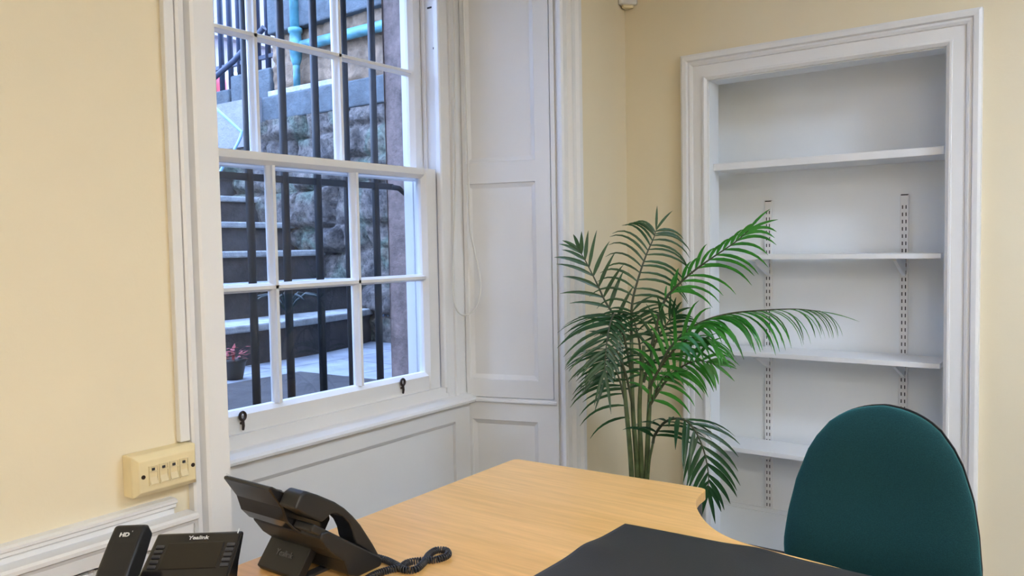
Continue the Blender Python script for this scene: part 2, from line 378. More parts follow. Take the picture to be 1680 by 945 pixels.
m = MB(); m.box(2.2015, 2.2035, 1.935, 1.955, 2.186, 2.192); m.box(2.2015, 2.2035, 1.928, 1.932, 2.04, 2.047); m.build('pulley_slot', DARKSLOT, win)

def sash(name, x0, x1, z0, z1, yf, st, bot, top, xb, zb, horn=False):
    th = .042; yb = yf+th; m = MB()
    gx0, gx1, gz0, gz1 = x0+st, x1-st, z0+bot, z1-top
    ch = .012                                     # moulded edge towards the glass
    # each member: profile across (w, y) extruded along its length
    def vert(a, b, ca, cb, za, zb_):              # a..b in x, chamfer at a/b side?
        pts = [(a, yf+.018 if ca else yf), (a+(ch if ca else 0), yf), (b-(ch if cb else 0), yf), (b, yf+.018 if cb else yf), (b, yb), (a, yb)]
        m.zprism(pts, za, zb_)
    def horz(a, b, ca, cb, xa, xb_):
        pts = [(yf+.018 if ca else yf, a), (yf, a+(ch if ca else 0)), (yf, b-(ch if cb else 0)), (yf+.018 if cb else yf, b), (yb, b), (yb, a)]
        m.prism(pts, lambda p, t: (t, p[0], p[1]), xa, xb_)
    vert(x0, gx0, False, True, z0, z1); vert(gx1, x1, True, False, z0, z1)
    horz(z0, gz0, False, True, gx0-.001, gx1+.001); horz(gz1, z1, True, False, gx0-.001, gx1+.001)
    def bar(pts, fn, a, b): m.prism(pts, fn, a, b)
    w = .0125
    for x in xb:
        m.prism([(x-w, yf+.026), (x-w+.001, yf+.020), (x-.0062, yf+.010), (x-.005, yf+.002), (x+.005, yf+.002), (x+.0062, yf+.010), (x+w-.001, yf+.020), (x+w, yf+.026), (x+.006, yb-.002), (x-.006, yb-.002)], lambda p, t: (p[0], p[1], t), gz0, gz1)
    for z in zb:
        m.prism([(z-w, yf+.026), (z-w+.001, yf+.020), (z-.0062, yf+.010), (z-.005, yf+.002), (z+.005, yf+.002), (z+.0062, yf+.010), (z+w-.001, yf+.020), (z+w, yf+.026), (z+.006, yb-.002), (z-.006, yb-.002)], lambda p, t: (t, p[1], p[0]), gx0, gx1)
    fo = m.build(name, WHITE, win)
    xs = [gx0]+list(xb)+[gx1]; zs = [gz0]+list(zb)+[gz1]
    for i in range(len(xs)-1):
        for j in range(len(zs)-1):
            g = MB(); e = .004
            a, b, c, d = xs[i]+(e if i else -.004), xs[i+1]-(e if i < len(xs)-2 else -.004), zs[j]+(e if j else -.004), zs[j+1]-(e if j < len(zs)-2 else -.004)
            y = yf+.030
            g.add([(a, y, c), (b, y, c), (b, y, d), (a, y, d)], [(0, 1, 2, 3)])
            g.build('glass_pane', GLASS, fo, recalc=False)
    return fo
low = sash('lower_sash', 1.108, 2.190, .822, 1.610, 1.922, .062, .062, .034, (1.486, 1.811), (1.224,))
upp = sash('upper_sash', 1.108, 2.200, 1.572, 2.398, 1.984, .055, .036, .055, (1.486, 1.811), (1.957,))
# two iron sash lifts
for (x, nm) in ((1.345, 0), (1.985, 1)):
    m = MB(); zc = .862; y = 1.917
    m.tube([(x+.009*math.sin(a), y-.004, zc+.009+.011*math.cos(a)) for a in [2*PI*k/16 for k in range(17)]], .0042, 8, cap=False)
    m.tube([(x, 1.9225, zc-.012), (x, y-.003, zc-.010), (x, y-.004, zc-.004)], .004, 8)
    m.tube([(x, y-.004, zc-.001), (x, y-.006, zc-.018), (x, y-.004, zc-.030)], [.0042, .0042, .0034], 8)
    m.build('sash_lift', LIFT, low)
# inner sill, apron panel, seen as one painted assembly
m = MB()
m.prism([(1.945, .822), (1.908, .822), (1.906, .786), (1.904, .784), (1.888, .780), (1.866, .770), (1.860, .762), (1.862, .754), (1.872, .750), (1.893, .744), (1.945, .744)], lambda p, t: (t, p[0], p[1]), 1.03, 2.335)
m.build('window_sill', WHITE, win)
m = MB()
m.box(1.03, 2.335, 1.893, 1.945, .690, .7445); m.box(2.235, 2.335, 1.893, 1.945, 0, .690)
m.prism([(1.893, .690), (1.904, .676), (1.945, .676), (1.945, .690)], lambda p, t: (t, p[0], p[1]), 1.03, 2.236)
m.box(1.03, 2.236, 1.906, 1.945, 0, .677)
m.build('apron_panel', WHITE, win)
# splayed shutter and its panelled base
A = Vector((2.42, 1.548)); B = Vector((2.315, 1.905)); Ld = (A-B).length; dd = (A-B)/Ld; nn = Vector((dd.y, -dd.x))   # nn points away from the room centre
if nn.dot(Vector((0, 0))-A) > 0: nn = -nn
def shx(p):   # p = (s along, depth behind the face, z)
    q = B+dd*p.x+nn*p.y; return Vector((q.x, q.y, p.z))
def panelled(m, s0, s1, z0, z1, panels, th=.034, rec=.013, bv=.018):
    """frame board with recessed bevelled panels"""
    ss = sorted({s0, s1, *[p[0] for p in panels], *[p[1] for p in panels]})
    zz = sorted({z0, z1, *[p[2] for p in panels], *[p[3] for p in panels]})
    for i in range(len(ss)-1):
        for j in range(len(zz)-1):
            a, b, c, d = ss[i], ss[i+1], zz[j], zz[j+1]
            if any(abs(a-p[0]) < 1e-6 and abs(b-p[1]) < 1e-6 and c >= p[2]-1e-6 and d <= p[3]+1e-6 for p in panels): continue
            m.add([(a, 0, c), (b, 0, c), (b, 0, d), (a, 0, d)], [(0, 1, 2, 3)])
    for (a, b, c, d) in panels:
        o = [(a, 0, c), (b, 0, c), (b, 0, d), (a, 0, d)]; k = [(a+.003, .006, c+.003), (b-.003, .006, c+.003), (b-.003, .006, d-.003), (a+.003, .006, d-.003)]
        q = [(a+bv, rec, c+bv), (b-bv, rec, c+bv), (b-bv, rec, d-bv), (a+bv, rec, d-bv)]
        m.add(o+k+q, [(i, (i+1) % 4, 4+(i+1) % 4, 4+i) for i in range(4)]+[(4+i, 4+(i+1) % 4, 8+(i+1) % 4, 8+i) for i in range(4)]+[(8, 9, 10, 11)])
    m.add([(s0, th, z0), (s1, th, z0), (s1, th, z1), (s0, th, z1), (s0, 0, z0), (s1, 0, z0), (s1, 0, z1), (s0, 0, z1)], [(3, 2, 1, 0), (0, 1, 5, 4), (1, 2, 6, 5), (2, 3, 7, 6), (3, 0, 4, 7)])
m = MB(); panelled(m, .004, .343, .772, 2.46, [(.018, .286, .837, 1.562), (.018, .286, 1.638, 2.34)])
m.build('window_shutter', WHITE, win, xf=shx)
m = MB(); panelled(m, 0, .356, 0, .750, [(.022, .282, .10, .686)])
m.prism([(-.006, .752), (-.010, .756), (-.010, .762), (-.004, .766), (-.004, .770), (.03, .770), (.03, .750), (0, .750)], lambda p, t: Vector((t, p[0], p[1])), 0, .356)
m.build('shutter_base', WHITE, win, xf=shx)
m = MB(); m.box(.347, .362, -.004, .03, .0, 2.46); m.build('shutter_stop', WHITE, win, xf=shx)

# ------------------------------------------------------------------ ceiling lights (unseen panels, placed and tinted to light the room)
LMS = [emit('lit ceiling panel diffuser', c, LAMP) for c in LAMP_COLS]
LAMPS = ((1.75, -1.1, 'unseen square ceiling light panel nearest the alcove wall'), (-0.5, -1.0, 'unseen square ceiling light panel over the middle of the room'),
         (-2.0, -0.9, 'unseen square ceiling light panel over the left end of the room'), (-0.6, -2.5, 'unseen square ceiling light panel at the back of the room'),
         (-2.0, -2.5, 'unseen square ceiling light panel in the far back corner of the room'))
for i, (x, y, lab) in enumerate(LAMPS):
    t = thing('ceiling_light', lab, 'ceiling light', (x, y, ZC), 0, 'ceiling light panels')
    m = MB(); 
    for (a, b, c, d) in ((-.31, .31, -.31, -.29), (-.31, .31, .29, .31), (-.31, -.29, -.29, .29), (.29, .31, -.29, .29)): m.box(a, b, c, d, -.045, 0)
    m.build('frame', RAILW, t)
    m = MB(); m.box(-.289, .289, -.289, .289, -.035, -.02); m.build('diffuser', LMS[i], t)

# ------------------------------------------------------------------ outside
m = MB(); m.box(-3.0, 3.27, 2.25, 3.6, .70, .80); struct(m.build('paved_light_well', PAVE), 'pale flagstone floor of the light well outside')
m = MB()    # stone exterior of the building round the window
m.box(2.27, 3.6, 2.09, 2.25, .70, 3.2); m.box(-3.0, 1.03, 2.09, 2.25, .7, 3.2); m.box(1.03, 2.27, 2.09, 2.25, 2.46, 3.2)
struct(m.build('stone_window_surround', JAMBST, bevel=.006))
m = MB(); m.prism([(2.05, .822), (2.10, .818), (2.34, .806), (2.80, .802), (2.80, .72), (2.05, .72)], lambda p, t: (t, p[0], p[1]), 1.03, 2.268)
struct(m.build('stone_window_ledge', STEPST, bevel=.006))
# retaining wall: rubble below, ledge band, tan wall and bands over it
def rubble_height(y, z, rows, seed, amp=1.0):
    """relief of irregular coursed stones: (course, stone) cell -> rounded bulge"""
    yj = y+.05*noise.noise((y*2.3, z*2.3, seed)); zj = z+.05*noise.noise((y*1.9, z*2.7, seed+5))
    for k in range(len(rows)-1):
        if zj < rows[k+1]: break
    h = rows[k+1]-rows[k]; rr_ = random.Random(seed*100+k); ys = [0.0]
    while ys[-1] < 9: ys.append(ys[-1]+h*rr_.uniform(.9, 2.2))
    for i in range(len(ys)-1):
        if yj < ys[i+1]: break
    d = min(zj-rows[k], rows[k+1]-zj, yj-ys[i], ys[i+1]-yj)/.035
    lift = random.Random(seed*977+k*53+i).uniform(.035, .11)
    return amp*(lift*min(1, max(0, d))**.4+.034*noise.noise((y*9, z*9, seed)))+.012*noise.noise((y*24, z*24, seed))
def rubble_wall(m, x, y0, y1, z0, z1, rows, seed, step=.016, amp=1.0):
    ny, nz = int((y1-y0)/step), int((z1-z0)/step)
    vs = [(x-rubble_height(y0+(y1-y0)*i/ny, z0+(z1-z0)*j/nz, rows, seed, amp)+.03, y0+(y1-y0)*i/ny, z0+(z1-z0)*j/nz) for i in range(ny+1) for j in range(nz+1)]
    q = nz+1; m.add(vs, [(i*q+j, i*q+j+1, (i+1)*q+j+1, (i+1)*q+j) for i in range(ny) for j in range(nz)], 0, True)
m = MB(); m.box(3.31, 3.8, 2.25, 5.6, .7, 2.145); rubble_wall(m, 3.27, 2.26, 5.58, .79, 2.144, [.5, .93, 1.10, 1.33, 1.47, 1.70, 1.86, 2.03, 2.3], 3); struct(m.build('retaining_wall', RUBBLE, recalc=False), 'mossy rubble retaining wall beside the outside steps')
m = MB(); m.box(3.245, 3.8, 2.25, 9.0, 2.145, 2.30); struct(m.build('stone_ledge', BLUESTONE, bevel=.01))
m = MB(); m.box(3.36, 3.8, 2.25, 4.28, 2.30, 2.70); rubble_wall(m, 3.33, 2.26, 4.27, 2.30, 2.70, [2.0, 2.32, 2.51, 2.72, 3], 8, amp=.4); struct(m.build('upper_wall', TANROUGH, recalc=False))
m = MB(); m.box(3.29, 3.8, 2.25, 4.28, 2.70, 3.0); m.box(3.33, 3.8, 2.25, 4.28, 3.0, 3.7); struct(m.build('upper_stone_band', BLUESTONE, bevel=.01))
m = MB(); m.box(3.30, 3.7, 4.281, 4.70, 2.30, 2.50); m.box(3.30, 3.7, 4.72, 9.0, 2.30, 2.42); struct(m.build('street_kerb', BLUESTONE, bevel=.012))
m = MB(); m.box(3.255, 3.33, 3.62, 4.25, 2.300, 2.335); struct(m.build('ledge_capping', TREADST, bevel=.006))
# steps up to the street
ZS = [.99, 1.16, 1.33, 1.50, 1.67, 1.84, 2.01, 2.18]
YS = [3.17, 3.47, 3.77, 4.05, 4.33, 4.61, 4.89, 5.17]
st = thing('stone_steps', 'dark stone steps climbing from the light well to the street', 'steps', (0, 0, 0)); st['kind'] = 'structure'
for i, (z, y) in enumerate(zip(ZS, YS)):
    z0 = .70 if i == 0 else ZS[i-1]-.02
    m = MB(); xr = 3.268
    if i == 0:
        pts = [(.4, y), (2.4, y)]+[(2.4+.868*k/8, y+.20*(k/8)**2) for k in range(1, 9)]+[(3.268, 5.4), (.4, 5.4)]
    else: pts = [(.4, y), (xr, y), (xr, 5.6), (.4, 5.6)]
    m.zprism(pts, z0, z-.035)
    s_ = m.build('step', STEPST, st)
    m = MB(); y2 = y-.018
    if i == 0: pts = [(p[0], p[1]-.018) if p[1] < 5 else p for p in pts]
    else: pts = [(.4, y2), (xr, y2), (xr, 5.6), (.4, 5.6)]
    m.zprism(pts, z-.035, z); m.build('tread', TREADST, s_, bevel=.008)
m = MB(); m.box(-6, 3.2, 5.6, 30, 2.0, 2.30); m.box(3.2, 30, 4.3, 30, 2.0, 2.30); struct(m.build('street', ROAD))
m = MB(); m.box(-3.0, 0.4, 2.25, 5.6, .7, .71); m.box(-.2, .4, 3.3, 5.6, .7, 2.3); struct(m.build('left_area_wall', RUBBLE))
# window grille: one thing, bars are its parts
g = thing('window_grille', 'black iron security grille of upright bars just outside the sash window', 'window grille', (1.7, 2.15, .82))
for x in (1.156, 1.293, 1.43, 1.566, 1.703, 1.84, 1.975, 2.112):
    m = MB(); w = .0115; x -= 1.7
    m.tube([(x, 0, -.012), (x, 0, 1.64)], .0135, 10); m.build('bar', IRON, g)
m = MB(); m.box(-.67, .50, -.006, .006, .730, .752)
m.tube([(.49, 0, .741), (.535, 0, .738), (.575, 0, .715)], [.011, .010, .009], 8); m.build('cross_bar', IRON, g)
# street railing
rl = thing('street_railing', 'dark iron railing with many uprights on the street kerb above the ledge', 'railing', (3.42, 4.3, 2.42))
for i in range(44):
    y = .04+i*.103; z0 = .078 if y < .40 else -.002
    m = MB(); m.tube([(0, y, z0), (0, y, 1.02), (0, y, 1.06), (0, y, 1.12)], [.020, .020, .027, .004], 7); m.build('upright', IRONB, rl)
m = MB(); m.box(-.012, .012, .0, 4.55, .93, .955); m.box(-.012, .012, 0, 4.55, .18, .205); m.build('rail', IRONB, rl)
m = MB(); m.tube([(-.28, .72, -.10), (-.10, .38, .18), (-.06, .1, .36)], .02, 8); m.build('sloping_handrail', IRONB, rl)
hr = MB(); hr.tube(spline([(2.765, 4.14, 2.19), (2.79, 4.08, 2.13), (2.842, 3.985, 2.03), (2.85, 3.97, 2.00), (2.82, 4.0, 1.91), (2.78, 4.06, 1.81), (2.752, 4.10, 1.70), (2.75, 4.12, 1.502)], 5), .0085, 8)
tag(hr.build('stair_handrail', TUBE), 'pale blue bent tube handrail standing on the outside steps', 'handrail')
# pipes
t = thing('downpipe', 'turquoise vertical downpipe with a hopper joint on the outside wall', 'pipe', (3.285, 4.0, 2.33))
m = MB(); m.tube([(0, 0, .24), (0, 0, 1.3)], .032, 12); m.tube([(0, 0, .0), (0, 0, .16)], .022, 10); m.build('pipe', PIPE, t)
m = MB(); m.lathe([(.02, .13), (.027, .15), (.036, .18), (.039, .23), (.046, .235), (.046, .265), (.038, .27), (.036, .33), (.044, .335), (.044, .36), (.03, .365)], seg=14); m.build('joint', PIPE, t)
m = MB(); m.tube([(3.296, 3.95, 2.58), (3.296, 2.3, 2.585)], .032, 12)
tag(m.build('wall_pipe', PIPE), 'turquoise horizontal pipe running along the upper outside wall', 'pipe')
# vent panel
t = thing('vent_panel', 'pale iron vent panel with crossed bars low on the rubble wall', 'vent', (3.262, 3.0, .80))
m = MB(); m.box(-.018, .006, 0, .28, 0, .03); m.box(-.018, .006, 0, .28, .19, .215); m.box(-.018, .006, 0, .02, .03, .19); m.box(-.018, .006, .26, .28, .03, .19); m.box(-.024, .006, -.01, .29, .215, .235)
m.build('frame', SIGNM, t)
m = MB()
for k in range(3):
    y = .02+k*.08; m.tube([(-.008, y, .03), (-.008, y+.08, .19)], .006, 6); m.tube([(-.008, y, .19), (-.008, y+.08, .03)], .006, 6)
m.build('cross_bars', SIGNM, t)
# red potted shrub, dark fern
t = thing('potted_shrub', 'small pot of red leaves on the flagstones low in the left pane', 'potted plant', (1.99, 2.88, .80))
m = MB(); m.lathe([(.035, 0), (.05, .07), (.055, .075), (.055, .085), (.045, .085), (.03, .08)], seg=18); m.build('pot', POTM, t)
m = MB()
for k in range(60):
    a = random.random()*2*PI; r = .06*random.random()**.5; z = .075+.06*random.random()
    c = Vector((r*math.cos(a), r*math.sin(a), z)); d = Vector((math.cos(a+random.uniform(-1, 1)), math.sin(a+random.uniform(-1, 1)), random.uniform(-.2, .5))).normalized(); e = d.cross(Vector((0, 0, 1))).normalized()*.008
    m.add([c-d*.012, c+e, c+d*.02, c-e], [(0, 1, 2, 3)])
m.tube([(0, 0, .07), (0, 0, .11)], .006, 6); m.build('foliage', REDLEAF, t, recalc=False)
t = thing('fern', 'small dark fern on the lowest outside step', 'plant', (2.62, 3.32, .99))
m = MB()
for k in range(9):
    a = k*2*PI/9+.3; P = [Vector((math.cos(a)*r, math.sin(a)*r, .02+.10*math.sin(min(1, r/.17)*2.3)))for r in (0, .05, .10, .15, .19)]
    m.tube(P, [.004, .007, .008, .006, .002], 5)
m.build('fronds', FERN, t)
# red bin and the facade over the street
t = thing('litter_bin', 'red bin on the street seen through the top left pane', 'bin', (4.76, 7.0, 2.30))
m = MB(); m.lathe([(.08, .42), (.10, .44), (.105, .66), (.10, .71), (.05, .735)], seg=20); m.build('body', RED, t)
m = MB(); m.tube([(0, 0, 0), (0, 0, .445)], .04, 10); m.lathe([(.12, 0), (.12, .03), (.06, .04)], seg=16); m.build('post', TUBE, t)
t = thing('townhouse', 'pale stone townhouse across the street behind the railings', 'building', (5.5, 14.0, 2.30))
m = MB(); m.box(-1.5, 8.2, 0, 5, 0, 9); m.box(-1.6, 8.3, -.2, .05, 3.2, 3.5); m.build('walls', FACADE, t)
for i in range(5):
    for j in range(2):
        f = MB(); x, z = -.9+i*1.7, .9+j*3.3
        f.box(x, x+.06, -.05, .02, z, z+1.7); f.box(x+.84, x+.9, -.05, .02, z, z+1.7); f.box(x+.06, x+.84, -.05, .02, z, z+.06); f.box(x+.06, x+.84, -.05, .02, z+1.64, z+1.7); f.box(x+.06, x+.84, -.04, .02, z+.82, z+.88)
        w_ = f.build('window', WHITE, t)
        p = MB(); p.box(x+.06, x+.84, -.01, .01, z+.06, z+1.64); p.build('pane', SCREEN, w_)

# ------------------------------------------------------------------ alcove shelving
shelves = [(1.605, 1.632, 2.975, .404, 1.194, 'thick white fixed shelf at the top of the alcove'),
           (1.263, 1.281, 2.985, .412, 1.20, 'white shelf second from the top of the alcove on brackets'),
           (.894, .912, 2.985, .412, 1.20, 'white shelf behind the long right palm frond on brackets'),
           (.518, .536, 2.985, .412, 1.20, 'lowest white shelf in the alcove beside the green chair back')]
for (z0, z1, xf_, ya, yb_, lab) in shelves:
    m = MB(); m.box(xf_, 3.168 if z0 < 1.5 else 3.199, ya, yb_, z0, z1)
    tag(m.build('shelf_board', SHELFW, bevel=.0015), lab, 'shelf', 'white shelves in the alcove')
for i, y in enumerate((1.053, .559)):
    t = thing('shelf_upright', ('left slotted white shelf rail on the alcove back', 'right slotted white shelf rail on the alcove back')[i], 'shelf rail', (3.20, y, .24), 0, 'slotted shelf rails')
    m = MB(); m.box(-.014, 0, -.0135, .0135, 0, 1.25); m.build('rail', RAILW, t, bevel=.0015)
    m = MB(); z = .02
    while z < 1.225:
        for s in (-1, 1): m.box(-.0145, -.0135, s*.0058-.0017, s*.0058+.0017, z, z+.013)
        z += .0262
    q = m.build('slots', DARKSLOT, t); q['label'] = 'dark slots'; q['kind'] = 'stuff'
    m = MB(); m.box(-.0147, -.001, -.012, .012, 1.2475, 1.2515); m.build('end_cap', DARKSLOT, t)
names = {1: 'second shelf from the top', 2: 'third shelf from the top', 3: 'lowest shelf'}
for i, (z0, z1, xf_, ya, yb_, lab) in enumerate(shelves):
    if i == 0: continue
    for j, y in enumerate((1.053, .559)):
        m = MB(); p = [(3.187, z0-.001), (3.02, z0-.001), (3.02, z0-.008), (3.03, z0-.012), (3.17, z0-.062), (3.187, z0-.068)]
        m.prism(p, lambda q, tt: (q[0], tt, q[1]), y-.006, y+.006)
        tag(m.build('shelf_bracket', RAILW, bevel=.0012), '%s white steel bracket under the %s' % (('left', 'right')[j], names[i]), 'bracket', 'white shelf brackets')

# ------------------------------------------------------------------ left wall: trunking, data socket, dado and radiator
m = MB(); m.box(.927, .9495, WY-.016, WY, .934, 2.6); tag(m.build('cable_trunking', TRUNK, bevel=.002), 'slim white cable trunking down to the data socket', 'trunking')
t = thing('data_socket', 'aged ivory double data socket box on the cream wall', 'socket', (.879, WY, .890))
m = MB(); m.box(-.069, .069, -.034, 0, -.042, .042); m.build('back_box', IVORY, t, bevel=.003)
m = MB()
fr_ = [(-.069, -.034, -.042), (.069, -.034, -.042), (.069, -.034, .042), (-.069, -.034, .042)]
ft = [(-.060, -.046, -.031), (.060, -.046, -.031), (.060, -.046, .031), (-.060, -.046, .031)]
m.add(fr_+ft, [(i, (i+1) % 4, 4+(i+1) % 4, 4+i) for i in range(4)]+[(4, 5, 6, 7), (3, 2, 1, 0)]); m.build('face_plate', IVORY, t, bevel=.0015)
for x in (-.033, -.011, .011, .033):
    m = MB(); x -= -.002
    for (a, b, c, d) in ((-.0095, .0095, .017, .019), (-.0095, -.008, -.018, .017), (.008, .0095, -.018, .017), (-.0095, .0095, -.020, -.018), (-.0085, .0085, .006, .008)): m.box(x+a, x+b, -.0485, -.0455, c, d)
    m.prism([(-.0465, -.018), (-.050, -.017), (-.0465, -.004)], lambda p, tt: (tt, p[0], p[1]), x-.0075, x+.0075)
    mo = m.build('socket_module', IVORYD, t)
    m = MB(); m.box(x-.003, x+.003, -.0475, -.0455, .009, .014); m.build('socket_hole', DARKSLOT, mo)
for x in (-.052, .055):
    m = MB(); m.tube([(x, -.0455, 0), (x, -.0475, 0)], .0042, 10); m.build('screw', LIFT, t)
m = MB()   # wall dado moulding
m.prism([(WY, .780), (WY-.014, .780), (WY-.014, .800), (WY-.022, .805), (WY-.022, .811), (WY-.028, .815), (WY-.028, .820), (WY-.020, .823), (WY, .823)], lambda p, tt: (tt, p[0], p[1]), XL, .908)
struct(m.build('trim_4', WHITE))
t = thing('radiator_cover', 'white moulded radiator cover with a ribbed front along the cream wall behind the phones', 'radiator cover', (.2, WY, .0))
m = MB(); m.prism([(-.0145, .790), (-.050, .790), (-.056, .786), (-.056, .779), (-.050, .775), (-.047, .768), (-.0145, .768)], lambda p, tt: (tt, p[0], p[1]), -1.3, .738); m.build('top_cap', WHITE, t)
m = MB(); m.box(-1.3, .732, -.046, -.002, .742, .768); m.box(.712, .732, -.046, -.002, .02, .742); m.box(-1.3, -1.28, -.046, -.002, .02, .742); m.build('frame', WHITE, t, bevel=.0015)
m = MB(); m.box(-1.28, .712, -.030, -.020, .02, .736)
x = -1.27
while x < .68: m.prism([(x, -.030), (x+.006, -.044), (x+.020, -.044), (x+.026, -.030)], lambda p, tt: (p[0], p[1], tt), .03, .735); x += .036
m.build('ribbed_grille', RAILW, t)
# corner sensor
t = thing('motion_sensor', 'small cream motion sensor high in the room corner', 'sensor', (WX, WY, 2.268))
m = MB(); m.prism([(0, -.0), (-.058, -.0), (-.062, -.02), (-.02, -.062), (0, -.058)], lambda p, tt: (p[0], p[1], tt), .012, .11); m.build('housing', TRUNK, t, bevel=.006)
m = MB(); m.prism([(-.01, -.01), (-.046, -.01), (-.048, -.02), (-.02, -.048), (-.01, -.046)], lambda p, tt: (p[0], p[1], tt), .0, .013); m.build('lens', IVORYD, t, bevel=.003)
# blind cord loop hanging in the window reveal
pts = [(2.296, 1.868, 2.44), (2.300, 1.864, 1.9), (2.303, 1.862, 1.55), (2.303, 1.860, 1.40), (2.312, 1.850, 1.32), (2.320, 1.838, 1.25), (2.323, 1.832, 1.18), (2.312, 1.842, 1.115), (2.290, 1.858, 1.085), (2.262, 1.870, 1.082), (2.240, 1.880, 1.105), (2.228, 1.885, 1.16), (2.232, 1.884, 1.3), (2.25, 1.88, 1.6), (2.262, 1.876, 2.44)]
m = MB(); m.tube(spline(pts, 6), .0036, 6)
tag(m.build('blind_cord', CORDW), 'white looped blind cord hanging in front of the window shutter', 'cord')

# ------------------------------------------------------------------ desk
DZ = .73
desk = thing('desk', 'beech corner desk with a curved cut in its right edge', 'desk', (1.0, .9, 0))
edge = spline([(1.838, .772, 0), (1.826, .757, 0), (1.775, .752, 0), (1.722, .737, 0), (1.660, .702, 0), (1.600, .655, 0), (1.560, .605, 0), (1.538, .545, 0), (1.528, .47, 0), (1.520, .40, 0), (1.508, .33, 0), (1.495, .22, 0), (1.49, .05, 0), (1.49, -.25, 0), (1.49, -.55, 0)], 6)
out = [(p.x, p.y) for p in edge]+[(1.47, -.60), (.74, -.60), (.70, -.56), (.70, .30), (.66, .46), (.55, .56), (.42, .58), (.24, .58), (.20, .62), (.20, 1.295), (.224, 1.319), (1.790, 1.319), (1.806, 1.316), (1.814, 1.305)]
m = MB(); m.zprism([(x-1, y-.9) for x, y in out], DZ-.025, DZ); m.build('worktop', WOOD, desk, bevel=.0022)
for (x, y) in ((1.80, .787), (1.745, 1.24), (.30, .66), (.30, 1.24), (.80, -.50), (1.40, -.50)):
    m = MB(); m.tube([(x-1, y-.9, .0), (x-1, y-.9, DZ-.0255)], .030, 18); m.tube([(x-1, y-.9, 0), (x-1, y-.9, .02)], .04, 18); m.build('leg', STEEL, desk)
m = MB(); m.box(-.66, .70, .33, .345, .30, DZ-.0255); m.build('modesty_panel', WOOD, desk, bevel=.001)
# desk mat: thin sheet with lifted ripples at two edges
def matz(x, y):
    z = .0
    z += .006*math.exp(-((x-1.335)/.045)**2)*math.exp(-((y-.805)/.06)**2)
    z += .005*math.exp(-((x-1.515)/.05)**2)*math.exp(-((y-.515)/.05)**2)
    return DZ+.0008+z
m = MB(); NX, NY = 60, 60; top = []; botv = []
for i in range(NX+1):
    for j in range(NY+1):
        u, v = i/NX, j/NY
        y = .30+(.803-.30)*v + (1-v)*(-.02); x1 = 1.500-.004*(1-v)+.010*math.sin(PI*(1-v)); x0 = .84
        x = x0+(x1-x0)*u; y += .018*(1-u)*v
        z = matz(x, y); top.append((x, y, z+.0032)); botv.append((x, y, z))
q = NY+1
m.add(top, [(i*q+j, (i+1)*q+j, (i+1)*q+j+1, i*q+j+1) for i in range(NX) for j in range(NY)], 0, True)
m.add(botv, [(i*q+j, i*q+j+1, (i+1)*q+j+1, (i+1)*q+j) for i in range(NX) for j in range(NY)], 0, True)
n0 = len(top); o = len(m.v)
ring = [i*q for i in range(NX)]+[NX*q+j for j in range(NY)]+[i*q+NY for i in range(NX, 0, -1)]+[j for j in range(NY, 0, -1)]
m.add(top+botv, [(ring[k], ring[(k+1) % len(ring)], n0+ring[(k+1) % len(ring)], n0+ring[k]) for k in range(len(ring))])
tag(m.build('desk_mat', MAT), 'black leatherette desk mat lying along the near edge of the desk', 'desk mat')

